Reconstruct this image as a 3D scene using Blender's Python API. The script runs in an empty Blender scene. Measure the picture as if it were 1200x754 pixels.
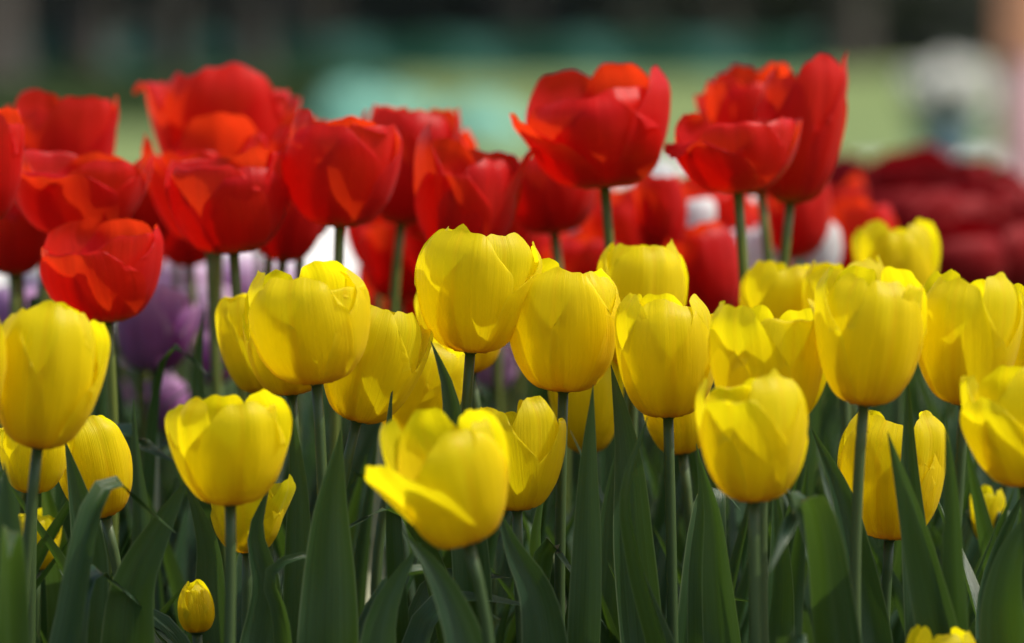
import bpy, math, random
import numpy as np

R_ = math.radians
SC = bpy.context.scene
COL = SC.collection
random.seed(7)

# ------------------------------------------------------------------ camera, sky, sun, exposure
LENS, FPX = 200.0, 200.0 / 36.0 * 1200.0
CAM_Z, HORIZON = 0.66, 20.0
PITCH = math.atan((377.0 - HORIZON) / FPX)
FOCUS = 3.18

cd = bpy.data.cameras.new('camera')
cam = bpy.data.objects.new('camera', cd)
COL.objects.link(cam)
cam.location = (0, 0, CAM_Z)
cam.rotation_euler = (math.pi / 2 - PITCH, 0, 0)
cd.lens, cd.sensor_width = LENS, 36.0
cd.clip_start, cd.clip_end = 0.1, 2000
cd.dof.use_dof = True
cd.dof.focus_distance = FOCUS
cd.dof.aperture_fstop = 5.8
SC.camera = cam

SUN_EL, SUN_AZ = R_(57), R_(90)      # azimuth measured from +Y (away from the camera) towards +X
w = bpy.data.worlds.new('World'); SC.world = w; w.use_nodes = True
nt = w.node_tree; nt.nodes.clear()
sky = nt.nodes.new('ShaderNodeTexSky'); sky.sky_type = 'NISHITA'; sky.sun_disc = False
sky.sun_elevation, sky.sun_rotation = SUN_EL, SUN_AZ
sky.dust_density = 4.0; sky.air_density = 1.0; sky.ozone_density = 0.6      # a bright hazy spring sky
bg = nt.nodes.new('ShaderNodeBackground'); bg.inputs[1].default_value = 0.115
wo = nt.nodes.new('ShaderNodeOutputWorld')
nt.links.new(sky.outputs[0], bg.inputs[0]); nt.links.new(bg.outputs[0], wo.inputs[0])
sl = bpy.data.lights.new('sun', 'SUN'); sl.energy = 2.7; sl.angle = R_(0.5); sl.color = (1.0, 0.94, 0.84)
so = bpy.data.objects.new('sun', sl); COL.objects.link(so)
so.rotation_euler = (math.pi / 2 - SUN_EL, 0, math.pi - SUN_AZ)
SC.view_settings.view_transform = 'Standard'
SC.view_settings.look = 'None'
SC.view_settings.exposure = 0.47
SC.view_settings.gamma = 1.0
SC.cycles.max_bounces = 10
SC.cycles.diffuse_bounces = 7
SC.cycles.transmission_bounces = 6
SC.cycles.use_denoising = True

# ------------------------------------------------------------------ helpers
def at(px, py, y):
    """Point at distance y (world Y) that stands where the photograph's pixel (1200 wide) looks."""
    x, v = (px - 600.0) / FPX, (377.0 - py) / FPX
    c, s = math.cos(PITCH), math.sin(PITCH)
    d = np.array([x, c + v * s, -s + v * c])
    return np.array([0, 0, CAM_Z]) + d * (y / d[1])

def ppx(y):
    return y / FPX            # metres per photograph pixel at distance y

def tag(o, label=None, cat=None, group=None, kind=None):
    if label: o['label'] = label
    if cat: o['category'] = cat
    if group: o['group'] = group
    if kind: o['kind'] = kind
    return o

def empty(name, loc):
    o = bpy.data.objects.new(name, None)
    o.empty_display_size = 0.05
    o.location = tuple(loc)
    COL.objects.link(o)
    return o

class MB:
    """Collects vertex grids, with a UV per vertex, into one mesh."""
    def __init__(s): s.v, s.f, s.uv, s.n = [], [], [], 0
    def grid(s, P, UV=None, wrap=False):
        a, b = P.shape[:2]
        s.v.append(P.reshape(-1, 3))
        if UV is None:
            UV = np.stack(np.meshgrid(np.linspace(0, 1, a), np.linspace(0, 1, b), indexing='ij')[::-1], -1)
        s.uv.append(UV.reshape(-1, 2))
        i = np.arange(a * b).reshape(a, b) + s.n
        if wrap: i = np.concatenate([i, i[:, :1]], 1)
        s.f.append(np.stack([i[:-1, :-1], i[:-1, 1:], i[1:, 1:], i[1:, :-1]], -1).reshape(-1, 4))
        s.n += a * b
    def tube(s, pts, rad, n=10, cap=True):
        pts = np.asarray(pts, float); rad = np.asarray(rad, float)
        t = np.gradient(pts, axis=0); t /= np.linalg.norm(t, axis=1)[:, None] + 1e-12
        ref = np.array([0.31, 0.95, 0.05]); ref = np.where(np.abs(t @ ref)[:, None] > 0.93, np.array([1.0, 0, 0.1]), ref)
        a = np.cross(t, ref); a /= np.linalg.norm(a, axis=1)[:, None]
        b = np.cross(t, a)
        if cap:
            pts = np.concatenate([pts[:1], pts, pts[-1:]]); rad = np.concatenate([[1e-5], rad, [1e-5]])
            a = np.concatenate([a[:1], a, a[-1:]]); b = np.concatenate([b[:1], b, b[-1:]])
        th = np.linspace(0, 2 * np.pi, n, endpoint=False)
        P = pts[:, None] + rad[:, None, None] * (np.cos(th)[None, :, None] * a[:, None] + np.sin(th)[None, :, None] * b[:, None])
        s.grid(P, None, True)
    def box(s, lo, hi):
        lo, hi = np.array(lo, float), np.array(hi, float)
        c = np.array([[x, y, z] for x in (0, 1) for y in (0, 1) for z in (0, 1)], float)
        s.v.append(lo + c * (hi - lo)); s.uv.append(c[:, :2])
        s.f.append(np.array([[0, 1, 3, 2], [4, 6, 7, 5], [0, 4, 5, 1], [2, 3, 7, 6], [0, 2, 6, 4], [1, 5, 7, 3]]) + s.n)
        s.n += 8
    def build(s, name, mat, parent=None, smooth=True, origin=None):
        V = np.concatenate(s.v); F = np.concatenate(s.f); U = np.concatenate(s.uv)
        if origin is not None: V = V - np.asarray(origin)
        me = bpy.data.meshes.new(name)
        me.vertices.add(len(V)); me.vertices.foreach_set('co', V.astype(np.float32).ravel())
        me.loops.add(F.size); me.loops.foreach_set('vertex_index', F.ravel().astype(np.int32))
        me.polygons.add(len(F)); me.polygons.foreach_set('loop_start', np.arange(0, F.size, 4, dtype=np.int32))
        me.update(calc_edges=True)
        ul = me.uv_layers.new(name='UVMap')
        ul.data.foreach_set('uv', U[F.ravel()].astype(np.float32).ravel())
        me.polygons.foreach_set('use_smooth', np.full(len(F), smooth))
        me.materials.append(mat)
        me.validate()
        o = bpy.data.objects.new(name, me)
        COL.objects.link(o)
        if parent is not None: o.parent = parent
        elif origin is not None: o.location = tuple(origin)
        return o

# ------------------------------------------------------------------ materials
class N:
    def __init__(s, name):
        s.m = bpy.data.materials.new(name); s.m.use_nodes = True
        s.t = s.m.node_tree; s.t.nodes.clear()
        s.out = s.new('ShaderNodeOutputMaterial')
    def new(s, typ, **k):
        n = s.t.nodes.new(typ)
        for a, b in k.items(): setattr(n, a, b)
        return n
    def link(s, a, b): s.t.links.new(a, b)
    def ramp(s, src, stops):
        r = s.new('ShaderNodeValToRGB'); e = r.color_ramp.elements
        while len(e) < len(stops): e.new(0.5)
        for x, (p, c) in zip(e, stops): x.position = p; x.color = (*c, 1)
        s.link(src, r.inputs[0]); return r.outputs[0]
    def mix(s, fac, a, b, mode='MIX'):
        n = s.new('ShaderNodeMix', data_type='RGBA', blend_type=mode)
        for sock, val in ((n.inputs[0], fac), (n.inputs[6], a), (n.inputs[7], b)):
            if hasattr(val, 'is_linked'): s.link(val, sock)
            elif isinstance(val, tuple): sock.default_value = (*val, 1)
            else: sock.default_value = val
        return n.outputs[2]
    def math(s, op, a, b=0.0):
        n = s.new('ShaderNodeMath', operation=op)
        for sock, val in ((n.inputs[0], a), (n.inputs[1], b)):
            if hasattr(val, 'is_linked'): s.link(val, sock)
            else: sock.default_value = val
        return n.outputs[0]

def streak_noise(g, sx, sy, detail=3.0):
    uv = g.new('ShaderNodeUVMap')
    oi = g.new('ShaderNodeObjectInfo')
    mp = g.new('ShaderNodeMapping'); mp.inputs['Scale'].default_value = (sx, sy, 1)
    g.link(uv.outputs[0], mp.inputs[0])
    sc = g.math('MULTIPLY', oi.outputs['Random'], 40.0)
    cb = g.new('ShaderNodeCombineXYZ'); g.link(sc, cb.inputs[0]); g.link(sc, cb.inputs[2])
    g.link(cb.outputs[0], mp.inputs['Location'])
    nz = g.new('ShaderNodeTexNoise'); nz.inputs['Scale'].default_value = 1.0; nz.inputs['Detail'].default_value = detail
    g.link(mp.outputs[0], nz.inputs['Vector'])
    return uv, oi, nz.outputs[0]

def petal_material(name, stops, trans, tfac, rib, streak=0.22, rough=0.42, hue_to=None, sheen=0.04):
    g = N(name)
    uv, oi, nz = streak_noise(g, 34.0, 1.1, 5.0)
    sep = g.new('ShaderNodeSeparateXYZ'); g.link(uv.outputs[0], sep.inputs[0])
    _, _, nz2 = streak_noise(g, 3.0, 2.2, 2.0)
    # the flush at the base climbs unevenly
    v = g.math('ADD', sep.outputs[1], g.math('MULTIPLY', g.math('SUBTRACT', nz, 0.5), 0.16))
    base = g.ramp(v, stops)
    if hue_to: base = g.mix(g.math('MULTIPLY', oi.outputs['Random'], 0.55), base, hue_to)
    f = g.math('ADD', g.math('MULTIPLY', g.math('SUBTRACT', nz, 0.5), streak * 2), 1.0)
    f2 = g.math('ADD', g.math('MULTIPLY', g.math('SUBTRACT', nz2, 0.5), 0.35), 1.0)
    f = g.math('MULTIPLY', f, f2)
    cb = g.new('ShaderNodeCombineColor')
    for i in range(3): g.link(f, cb.inputs[i])
    col = g.mix(1.0, base, cb.outputs[0], 'MULTIPLY')
    # thin paler rim, and a greenish flush up the lower middle of the petal
    rim = g.ramp(g.math('ABSOLUTE', g.math('SUBTRACT', sep.outputs[0], 0.5)), [(0.475, (0, 0, 0)), (0.5, (1, 1, 1))])
    col = g.mix(g.math('MULTIPLY', rim, 0.35), col, tuple(min(1.0, c * 1.1 + .04) for c in stops[-1][1]))
    # a fine line along the midrib
    mid = g.math('ABSOLUTE', g.math('SUBTRACT', sep.outputs[0], 0.5))
    mask = g.ramp(mid, [(0.0, (1, 1, 1)), (0.035, (0, 0, 0))])
    col = g.mix(g.math('MULTIPLY', mask, 0.35), col, rib)
    bump = g.new('ShaderNodeBump'); bump.inputs['Strength'].default_value = 0.4; bump.inputs['Distance'].default_value = 0.0014
    g.link(nz, bump.inputs['Height'])
    pr = g.new('ShaderNodeBsdfPrincipled')
    g.link(col, pr.inputs['Base Color']); pr.inputs['Roughness'].default_value = rough
    pr.inputs['Specular IOR Level'].default_value = 0.25
    pr.inputs['Sheen Weight'].default_value = sheen
    g.link(bump.outputs[0], pr.inputs['Normal'])
    tr = g.new('ShaderNodeBsdfTranslucent')
    g.link(g.mix(0.6, col, trans) if trans else col, tr.inputs['Color'])
    g.link(bump.outputs[0], tr.inputs['Normal'])
    mx = g.new('ShaderNodeMixShader'); mx.inputs[0].default_value = tfac
    g.link(pr.outputs[0], mx.inputs[1]); g.link(tr.outputs[0], mx.inputs[2]); g.link(mx.outputs[0], g.out.inputs[0])
    return g.m

M = {}
M['yellow'] = petal_material('yellow_petal', [(0.0, (0.62, 0.34, 0.012)), (0.07, (0.84, 0.42, 0.010)), (0.18, (0.90, 0.62, 0.010)), (0.36, (0.92, 0.74, 0.005)), (1.0, (0.93, 0.81, 0.008))],
                             (0.98, 0.88, 0.005), 0.62, (0.90, 0.58, 0.008), 0.12, 0.42)
M['red'] = petal_material('red_petal', [(0.0, (0.45, 0.40, 0.02)), (0.06, (0.75, 0.40, 0.02)), (0.13, (0.76, 0.09, 0.008)), (0.22, (0.80, 0.020, 0.006)), (1.0, (0.82, 0.016, 0.009))],
                          (1.0, 0.085, 0.006), 0.54, (0.5, 0.006, 0.01), 0.2, 0.38, (0.46, 0.003, 0.014), 0.05)
M['crimson'] = petal_material('crimson_petal', [(0.0, (0.35, 0.12, 0.02)), (0.12, (0.26, 0.005, 0.005)), (1.0, (0.29, 0.002, 0.005))],
                              None, 0.32, (0.24, 0.003, 0.005), 0.18, 0.65, None, 0.0)
M['purple'] = petal_material('purple_petal', [(0.0, (0.55, 0.50, 0.45)), (0.12, (0.30, 0.04, 0.28)), (0.6, (0.42, 0.09, 0.44)), (1.0, (0.70, 0.44, 0.70))],
                             None, 0.4, (0.24, 0.06, 0.24), 0.3, 0.4, (0.56, 0.36, 0.58), 0.2)
M['lilac'] = petal_material('lilac_petal', [(0.0, (0.62, 0.55, 0.55)), (0.2, (0.62, 0.28, 0.60)), (0.6, (0.74, 0.48, 0.74)), (1.0, (0.86, 0.74, 0.86))],
                            None, 0.4, (0.55, 0.30, 0.60), 0.15, 0.4, None, 0.2)
M['white'] = petal_material('white_petal', [(0.0, (0.42, 0.18, 0.42)), (0.25, (0.66, 0.50, 0.68)), (0.45, (0.88, 0.86, 0.86)), (1.0, (0.92, 0.92, 0.89))],
                            None, 0.5, (0.7, 0.6, 0.7), 0.08, 0.4, None, 0.2)

def leaf_material():
    g = N('leaf_green')
    uv, oi, nz = streak_noise(g, 44.0, 0.7, 3.0)
    _, _, nz2 = streak_noise(g, 2.0, 3.0, 3.0)
    a = g.mix(oi.outputs['Random'], (0.011, 0.046, 0.014), (0.034, 0.084, 0.018))
    a = g.mix(g.ramp(nz2, [(0.42, (0, 0, 0)), (0.72, (.8, .8, .8))]), a, (0.062, 0.118, 0.066))
    f = g.math('ADD', g.math('MULTIPLY', g.math('SUBTRACT', nz, 0.5), 1.1), 1.0)
    cb = g.new('ShaderNodeCombineColor')
    for i in range(3): g.link(f, cb.inputs[i])
    col = g.mix(1.0, a, cb.outputs[0], 'MULTIPLY')
    sep = g.new('ShaderNodeSeparateXYZ'); g.link(uv.outputs[0], sep.inputs[0])
    edge = g.math('ABSOLUTE', g.math('SUBTRACT', sep.outputs[0], 0.5))
    em = g.ramp(edge, [(0.455, (0, 0, 0)), (0.49, (1, 1, 1))])
    col = g.mix(g.math('MULTIPLY', em, 0.55), col, (0.20, 0.26, 0.14))      # rim highlight painted in as a pale leaf margin
    bump = g.new('ShaderNodeBump'); bump.inputs['Strength'].default_value = 0.4; bump.inputs['Distance'].default_value = 0.0012
    g.link(nz, bump.inputs['Height'])
    pr = g.new('ShaderNodeBsdfPrincipled'); g.link(col, pr.inputs['Base Color'])
    pr.inputs['Roughness'].default_value = 0.36; pr.inputs['Specular IOR Level'].default_value = 0.5
    g.link(bump.outputs[0], pr.inputs['Normal'])
    tr = g.new('ShaderNodeBsdfTranslucent'); g.link(g.mix(0.5, col, (0.16, 0.30, 0.012)), tr.inputs['Color'])
    mx = g.new('ShaderNodeMixShader'); mx.inputs[0].default_value = 0.30
    g.link(pr.outputs[0], mx.inputs[1]); g.link(tr.outputs[0], mx.inputs[2]); g.link(mx.outputs[0], g.out.inputs[0])
    return g.m
M['leaf'] = leaf_material()


def plain(name, c1, c2, scale, rough=0.8, bump=0.0, bdist=0.01, detail=5.0, spec=0.3, stretch=None):
    g = N(name)
    tc = g.new('ShaderNodeTexCoord')
    src = tc.outputs['Object']
    if stretch:
        mp = g.new('ShaderNodeMapping'); mp.inputs['Scale'].default_value = stretch; g.link(src, mp.inputs[0]); src = mp.outputs[0]
    nz = g.new('ShaderNodeTexNoise'); nz.inputs['Scale'].default_value = scale; nz.inputs['Detail'].default_value = detail
    g.link(src, nz.inputs['Vector'])
    col = g.ramp(nz.outputs[0], [(0.32, c1), (0.68, c2)])
    pr = g.new('ShaderNodeBsdfPrincipled'); g.link(col, pr.inputs['Base Color'])
    pr.inputs['Roughness'].default_value = rough; pr.inputs['Specular IOR Level'].default_value = spec
    if bump:
        b = g.new('ShaderNodeBump'); b.inputs['Strength'].default_value = bump; b.inputs['Distance'].default_value = bdist
        g.link(nz.outputs[0], b.inputs['Height']); g.link(b.outputs[0], pr.inputs['Normal'])
    g.link(pr.outputs[0], g.out.inputs[0]); return g.m

M['pale_leaf'] = plain('pale_leaf', (0.30, 0.34, 0.20), (0.52, 0.54, 0.38), 40, 0.5, stretch=(1, 1, .1))  # leaf colour with sunlight put into it
M['stem'] = plain('stem_green', (0.038, 0.078, 0.022), (0.080, 0.120, 0.040), 60, 0.45, 0, spec=0.4, stretch=(1, 1, 0.08))
M['redstem'] = plain('stem_olive', (0.10, 0.14, 0.025), (0.16, 0.20, 0.04), 60, 0.45, 0, spec=0.4, stretch=(1, 1, 0.08))
M['anther'] = plain('anther', (0.02, 0.015, 0.02), (0.06, 0.05, 0.02), 300, 0.7)
M['soil'] = plain('soil', (0.035, 0.026, 0.018), (0.09, 0.07, 0.05), 9, 0.95, 1.0, 0.03, 8)
M['lawn'] = plain('lawn', (0.115, 0.175, 0.05), (0.20, 0.26, 0.085), 0.8, 0.9, 0.6, 0.05, 8)
M['path'] = plain('path', (0.62, 0.60, 0.56), (0.78, 0.77, 0.73), 3.0, 0.9, 0.3, 0.01, 8)
M['bark'] = plain('bark', (0.035, 0.031, 0.027), (0.095, 0.083, 0.072), 6, 0.95, 0.9, 0.04, 8, stretch=(1, 1, 0.25))
M['lawn_shade'] = plain('lawn_shade', (0.030, 0.060, 0.014), (0.060, 0.100, 0.024), 2, 0.8)  # dark green that carries the lawn's shade in its colour
M['hedge'] = plain('hedge', (0.10, 0.115, 0.10), (0.17, 0.17, 0.15), 4, 0.8)
M['crown'] = plain('crown', (0.025, 0.055, 0.018), (0.06, 0.10, 0.03), 2, 0.7)
M['net'] = plain('green_netting', (0.035, 0.15, 0.125), (0.07, 0.21, 0.175), 30, 0.8)
M['turq'] = plain('turquoise_sheet', (0.12, 0.36, 0.28), (0.20, 0.46, 0.37), 5, 0.6, 0.3, 0.02)
M['post'] = plain('net_post', (0.05, 0.07, 0.06), (0.09, 0.11, 0.09), 20, 0.6)
M['pink'] = plain('pink_paint', (0.42, 0.24, 0.24), (0.52, 0.32, 0.32), 6, 0.6)
M['orange'] = plain('orange_paint', (0.42, 0.19, 0.10), (0.52, 0.26, 0.14), 6, 0.6)
M['pot'] = plain('blue_green_glaze', (0.02, 0.10, 0.09), (0.16, 0.24, 0.30), 6, 0.35)
M['blossom'] = petal_material('white_blossom', [(0.0, (0.85, 0.86, 0.78)), (1.0, (0.90, 0.90, 0.87))], None, 0.45, (0.9, 0.9, 0.85), 0.03, 0.5)

# ------------------------------------------------------------------ setting: ground, bed, path
def sheet(name, mat, x0, x1, y0, y1, z, nx=2, ny=2, wob=0.0):
    b = MB()
    X, Y = np.meshgrid(np.linspace(x0, x1, nx), np.linspace(y0, y1, ny))
    Z = np.full_like(X, z)
    if wob: Z = Z + wob * (np.sin(X * 7.1 + Y * 3.3) * np.sin(Y * 5.7 - X * 2.1) + 0.6 * np.sin(X * 23 + 1) * np.sin(Y * 19))
    b.grid(np.stack([X, Y, Z], -1))
    return tag(b.build(name, mat), kind='structure')
sheet('lawn', M['lawn'], -500, 500, -200, 900, 0.0)
pb = MB()
path_far = lambda x: 20.5 + 1.64 * (x + 1.32)
xs_ = np.linspace(-4.6, 40, 12)
pb.grid(np.stack([np.stack([xs_, path_far(xs_) - 9.0, 0 * xs_ + .006], -1), np.stack([xs_, path_far(xs_), 0 * xs_ + .006], -1)], 0))
tag(pb.build('garden_path', M['path']), kind='structure')
sheet('flower_bed', M['soil'], -2.6, 2.6, 1.9, 8.4, 0.024, 80, 110, 0.009)

# ------------------------------------------------------------------ tulip parts
def interp(x, xs, ys):
    return np.interp(x, xs, ys)

def smooth_curve(xs, ys):
    """Dense smooth table through control points (Catmull-Rom)."""
    xs, ys = np.array(xs, float), np.array(ys, float)
    m = np.gradient(ys, xs)
    t = np.linspace(0, 1, 200); o = np.empty_like(t)
    k = np.clip(np.searchsorted(xs, t, side='right') - 1, 0, len(xs) - 2)
    h = xs[k + 1] - xs[k]; s = (t - xs[k]) / h
    o = (2*s**3-3*s**2+1)*ys[k] + (s**3-2*s**2+s)*h*m[k] + (-2*s**3+3*s**2)*ys[k+1] + (s**3-s**2)*h*m[k+1]
    return lambda q: np.interp(q, t, o)

CV = [0, .12, .3, .5, .7, .86, 1]
BUD  = (smooth_curve(CV, [.10, .62, .98, 1.0, .80, .48, .16]), smooth_curve(CV, [0, .05, .24, .47, .70, .87, 1]))
CUP  = (smooth_curve(CV, [.08, .44, .76, .94, 1.0, .94, .70]), smooth_curve(CV, [0, .035, .20, .44, .69, .87, 1]))
OPEN = (smooth_curve(CV, [.08, .46, .74, .89, .97, 1.0, .98]), smooth_curve(CV, [0, .04, .22, .45, .69, .86, 1]))
def profile(o, v):
    a, b, t = (BUD, CUP, o + 1) if o < 0 else (CUP, OPEN, o)
    return a[0](v) * (1 - t) + b[0](v) * t, a[1](v) * (1 - t) + b[1](v) * t
WID = smooth_curve([0, .12, .3, .5, .7, .86, 1], [.30, .58, .90, 1.0, 1.0, .93, .78])

def petal_grid(R, H, o, theta, rng, inner=False, hs=1.0, ws=1.0, flare=0.0, tip=0.0, drop=0.27, point=0.01, hi=True):
    nu, nv = (25, 26) if hi else (9, 12)
    u = np.linspace(-1, 1, nu)[None, :]; v = np.linspace(0, 1, nv)[:, None] ** 0.9
    ph = rng.uniform(0, 6.28, 8)
    rag = rng.uniform(.2, 1.1)
    edge = 0.016 * np.sin(3.2 * u + ph[0]) + rag * (0.010 * np.sin(7 * u + ph[1]) + 0.004 * np.sin(15 * u + ph[2]) + 0.003 * np.sin(31 * u + ph[3]))
    dr = drop * np.abs(u) ** 2.9 + rng.uniform(-.05, .05) * u - point * np.exp(-(u / .11) ** 2) + edge
    ve = np.clip(v * (1 - dr * v ** 2.2), 0, 1.08)
    r, z = profile(o, np.clip(ve, 0, 1))
    r = r * R * (0.90 if inner else 1.0); z = (z + np.clip(ve - 1, 0, 1)) * H * hs
    al = flare * np.clip(ve, 0, 1) ** 1.2
    r, z = r * np.cos(al) + z * np.sin(al), z * np.cos(al) - r * np.sin(al)
    W = WID(v) * R * ws * (1.04 if inner else 1.16)
    W = W * (1 + 0.03 * np.sin(6 * v + ph[3]))
    rho = np.maximum(np.maximum(np.abs(r) * 1.08, 0.28 * R), W / 1.45)
    phi = W * u / rho
    lat = rho * np.sin(phi); sag = rho * (1 - np.cos(phi))
    rr = r - sag
    rr = rr - 0.030 * R * np.exp(-(u / .10) ** 2) * np.sin(np.pi * np.clip(v, 0, 1)) ** .5          # groove along the midrib
    rr = rr + 0.020 * R * np.sin(7 * u + ph[4]) * v + 0.012 * R * np.sin(13 * u + 4 * v + ph[5]) * v ** 1.5
    roll = np.clip((ve - .74) / .26, 0, 1.2)
    rr = rr + tip * R * roll ** 2 * (1 - .55 * u ** 2)                                                                     # rolled tip
    z = z - max(tip, 0) * 1.6 * R * np.clip((ve - .82) / .18, 0, 1.2) ** 2.2 * (1 - .45 * u ** 2)
    rr = rr + 0.05 * R * np.sin(ph[6] + 3 * v + 2.5 * u) * v * np.abs(u)
    z = z + 0.010 * H * np.sin(11 * u + ph[7]) * v ** 3
    c, s = math.cos(theta), math.sin(theta)
    # theta 0 faces the camera (-Y), growing towards +X
    X = rr * s + lat * c; Y = -rr * c + lat * s
    P = np.stack(np.broadcast_arrays(X, Y, z), -1)
    UV = np.stack(np.broadcast_arrays(u * .5 + .5, v), -1)
    return P, UV

def leaf_grid(pts, wid, face, twist, rng, fold=0.35, wave=0.06, n=26, nu=7, edge0=0.35):
    """pts: control points root->tip (world). wid: half width max. face: the direction the upper face looks."""
    pts = np.asarray(pts, float)
    L = np.concatenate([[0], np.cumsum(np.linalg.norm(np.diff(pts, axis=0), axis=1))]); L /= L[-1]
    t = np.linspace(0, 1, n)
    C = np.stack([smooth_curve(L, pts[:, i])(t) for i in range(3)], -1)
    T = np.gradient(C, axis=0); T /= np.linalg.norm(T, axis=1)[:, None]
    f = np.asarray(face, float)[None, :] - (T @ np.asarray(face, float))[:, None] * T
    f /= np.linalg.norm(f, axis=1)[:, None] + 1e-9
    S = np.cross(T, f)
    a = (twist * (t - .3))[:, None]
    S2 = S * np.cos(a) + f * np.sin(a); F2 = f * np.cos(a) - S * np.sin(a)
    prof = np.where(t < edge0 + .1, edge0 + (1 - edge0) * np.sin(np.clip(t / (edge0 + .1), 0, 1) * np.pi / 2),
                    np.clip(1 - np.clip((t - edge0 - .1) / (1 - edge0 - .1), 0, 1) ** 1.9, 0, 1))
    prof = np.maximum(prof, 0.015)
    u = np.linspace(-1, 1, nu)
    ph = rng.uniform(0, 6.28, 4)
    w = wid * prof
    lat = w[:, None] * u[None, :] * math.cos(fold)
    up = w[:, None] * np.abs(u[None, :]) ** 1.4 * math.sin(fold)
    up = up + wave * wid * np.sin(9 * t[:, None] + ph[0] + 1.2 * np.sign(u[None, :])) * np.abs(u[None, :]) ** 2 * prof[:, None]
    P = C[:, None] + lat[..., None] * S2[:, None] + up[..., None] * F2[:, None]
    UV = np.stack(np.broadcast_arrays(u[None, :] * .5 + .5, t[:, None]), -1)
    return P, UV

TULIPS = {}
def tulip(key, kind, label, cx, ty, bx, by, wpx, d, o=0.1, rot=None, lean=0.0, petals=None, hi=True, foot=0.0, leaves=2, group=None, mat=None, tip=0.0, drop=0.27, leaf_top=(.62, .93), ws=1.0, stem_r=0.0032, mess=None):
    mess = (.17 if kind == 'red' else .09) if mess is None else mess
    """cx, ty: middle of the top of the bloom; bx, by: where it meets the stem; wpx: its width; all read off the photograph at distance d."""
    if kind == 'yellow' and drop == 0.27: drop = 0.43
    if kind == 'red' and drop == 0.27: drop = 0.36
    rng = np.random.default_rng(abs(hash_(key)))
    base, top = at(bx, by, d), at(cx, ty, d)
    ax = top - base; H = np.linalg.norm(ax)
    ax = ax + np.array([0, lean * H, 0]); ax /= np.linalg.norm(ax)
    R = wpx * ppx(d) / 2 * (1.04 if kind == 'yellow' else 1.05)
    xa = np.cross(np.array([0, 1.0, 0]), ax); xa /= np.linalg.norm(xa); ya = np.cross(ax, xa)
    Bm = np.stack([xa, ya, ax], 1)
    gx = base[0] + foot * ppx(d) + rng.uniform(-.015, .015); gy = d + rng.uniform(-.02, .03)
    root = np.array([gx, gy, 0.0])
    colour = {'yellow': 'yellow', 'red': 'red', 'purple': 'purple', 'white': 'white'}[kind]
    e = empty(kind + '_tulip', root)
    tag(e, label, 'tulip', group or GROUPS[kind])
    # stem: rises from the soil and turns into the axis of the bloom
    p0, p3 = root, base + ax * 0.002
    p1 = p0 + np.array([0, 0, base[2] * .45]); p2 = p3 - ax * base[2] * .33
    t = np.linspace(0, 1, 18)[:, None]
    S = (1-t)**3*p0 + 3*(1-t)**2*t*p1 + 3*(1-t)*t**2*p2 + t**3*p3
    b = MB(); b.tube(S, np.linspace(stem_r * 1.15, stem_r * .92, 18), 12 if hi else 8)
    b.build('stem', M['redstem' if kind == 'red' else 'stem'], e, origin=root)
    # flower head: receptacle, pistil and stamens, then the petals on it
    head = MB()
    k = np.linspace(0, 1, 5)[:, None]
    head.tube(base + ax * (k * .004 - .001), [stem_r * .95, stem_r * 1.3, stem_r * 1.5, stem_r * 1.2, stem_r * .5], 10)
    if o > -.3: head.tube(base + ax * (0.003 + k * .018), [.003, .0035, .0033, .003, .0042], 8)
    for q in range(6 if o > -.3 else 0):
        a = q * math.pi / 3
        dirv = xa * math.cos(a) + ya * math.sin(a)
        head.tube(base + dirv * .005 + (ax * .9 + dirv * .35) * (.004 + k * .018), [.0008, .0008, .0016, .0018, .001], 6)
    mat = M[mat or colour]
    rot = rng.uniform(0, 120) if rot is None else rot
    grids = []
    for q in range(6):
        inner = q % 2 == 1
        pp = dict(hs=rng.uniform(.99 - mess * .55, 1.02 + mess * .4), flare=rng.uniform(-.03 - mess * .4, .03 + mess * .35), tip=tip + (rng.uniform(.08, .26) if rng.uniform() < mess * 2.4 else rng.uniform(-.06, .03)), point=rng.uniform(-.02, .022), drop=drop + rng.uniform(-.06, .06), ws=ws * rng.uniform(.92 - mess * .6, 1.04))
        pp.update((petals or {}).get(q, {}))
        th = R_(rot + q * 60 + pp.pop('turn', rng.uniform(-6, 6)))
        P, UV = petal_grid(R, H, o + (0.0 if not inner else -.06) if o > -.9 else o, th, rng, inner, hi=hi, **pp)
        grids.append((base + P @ Bm.T, UV))
    if hi:
        ho = head.build('flower_head', M['anther'] if kind == 'red' else M['stem'], e, origin=root)
        for P, UV in grids:
            b = MB(); b.grid(P, UV); b.build('petal', mat, ho, origin=root)
    else:
        b = MB()
        for P, UV in grids: b.grid(P, UV)
        b.build('flower_head', mat, e, origin=root)
    a0 = rng.uniform(0, 6.28)
    for q in range(leaves):
        a = a0 + q * 2.4 + rng.uniform(-.4, .4)
        out = np.array([math.cos(a), math.sin(a), 0])
        zt = base[2] * rng.uniform(*leaf_top)
        sp = rng.uniform(.03, .10)
        r0 = root + np.array([0, 0, .02 + .05 * q]) + out * .003
        pts = [r0, r0 + out * sp * .35 + [0, 0, (zt - r0[2]) * .38], r0 + out * sp * .75 + [0, 0, (zt - r0[2]) * .74],
               r0 + out * sp * rng.uniform(1.0, 1.5) + [0, 0, (zt - r0[2])]]
        if rng.uniform() < .55:                                            # the tip arches over
            pts.append(pts[-1] + out * rng.uniform(.02, .06) + [0, 0, rng.uniform(-.045, .0)])
        P, UV = leaf_grid(pts, rng.uniform(.011, .021), -out + [0, 0, .25], rng.uniform(-1.4, 1.4), rng, rng.uniform(.25, .8), .12)
        b = MB(); b.grid(P, UV); b.build('leaf', M['leaf'], e, origin=root)
    TULIPS[key] = (e, root, base, d)
    return e

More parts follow.
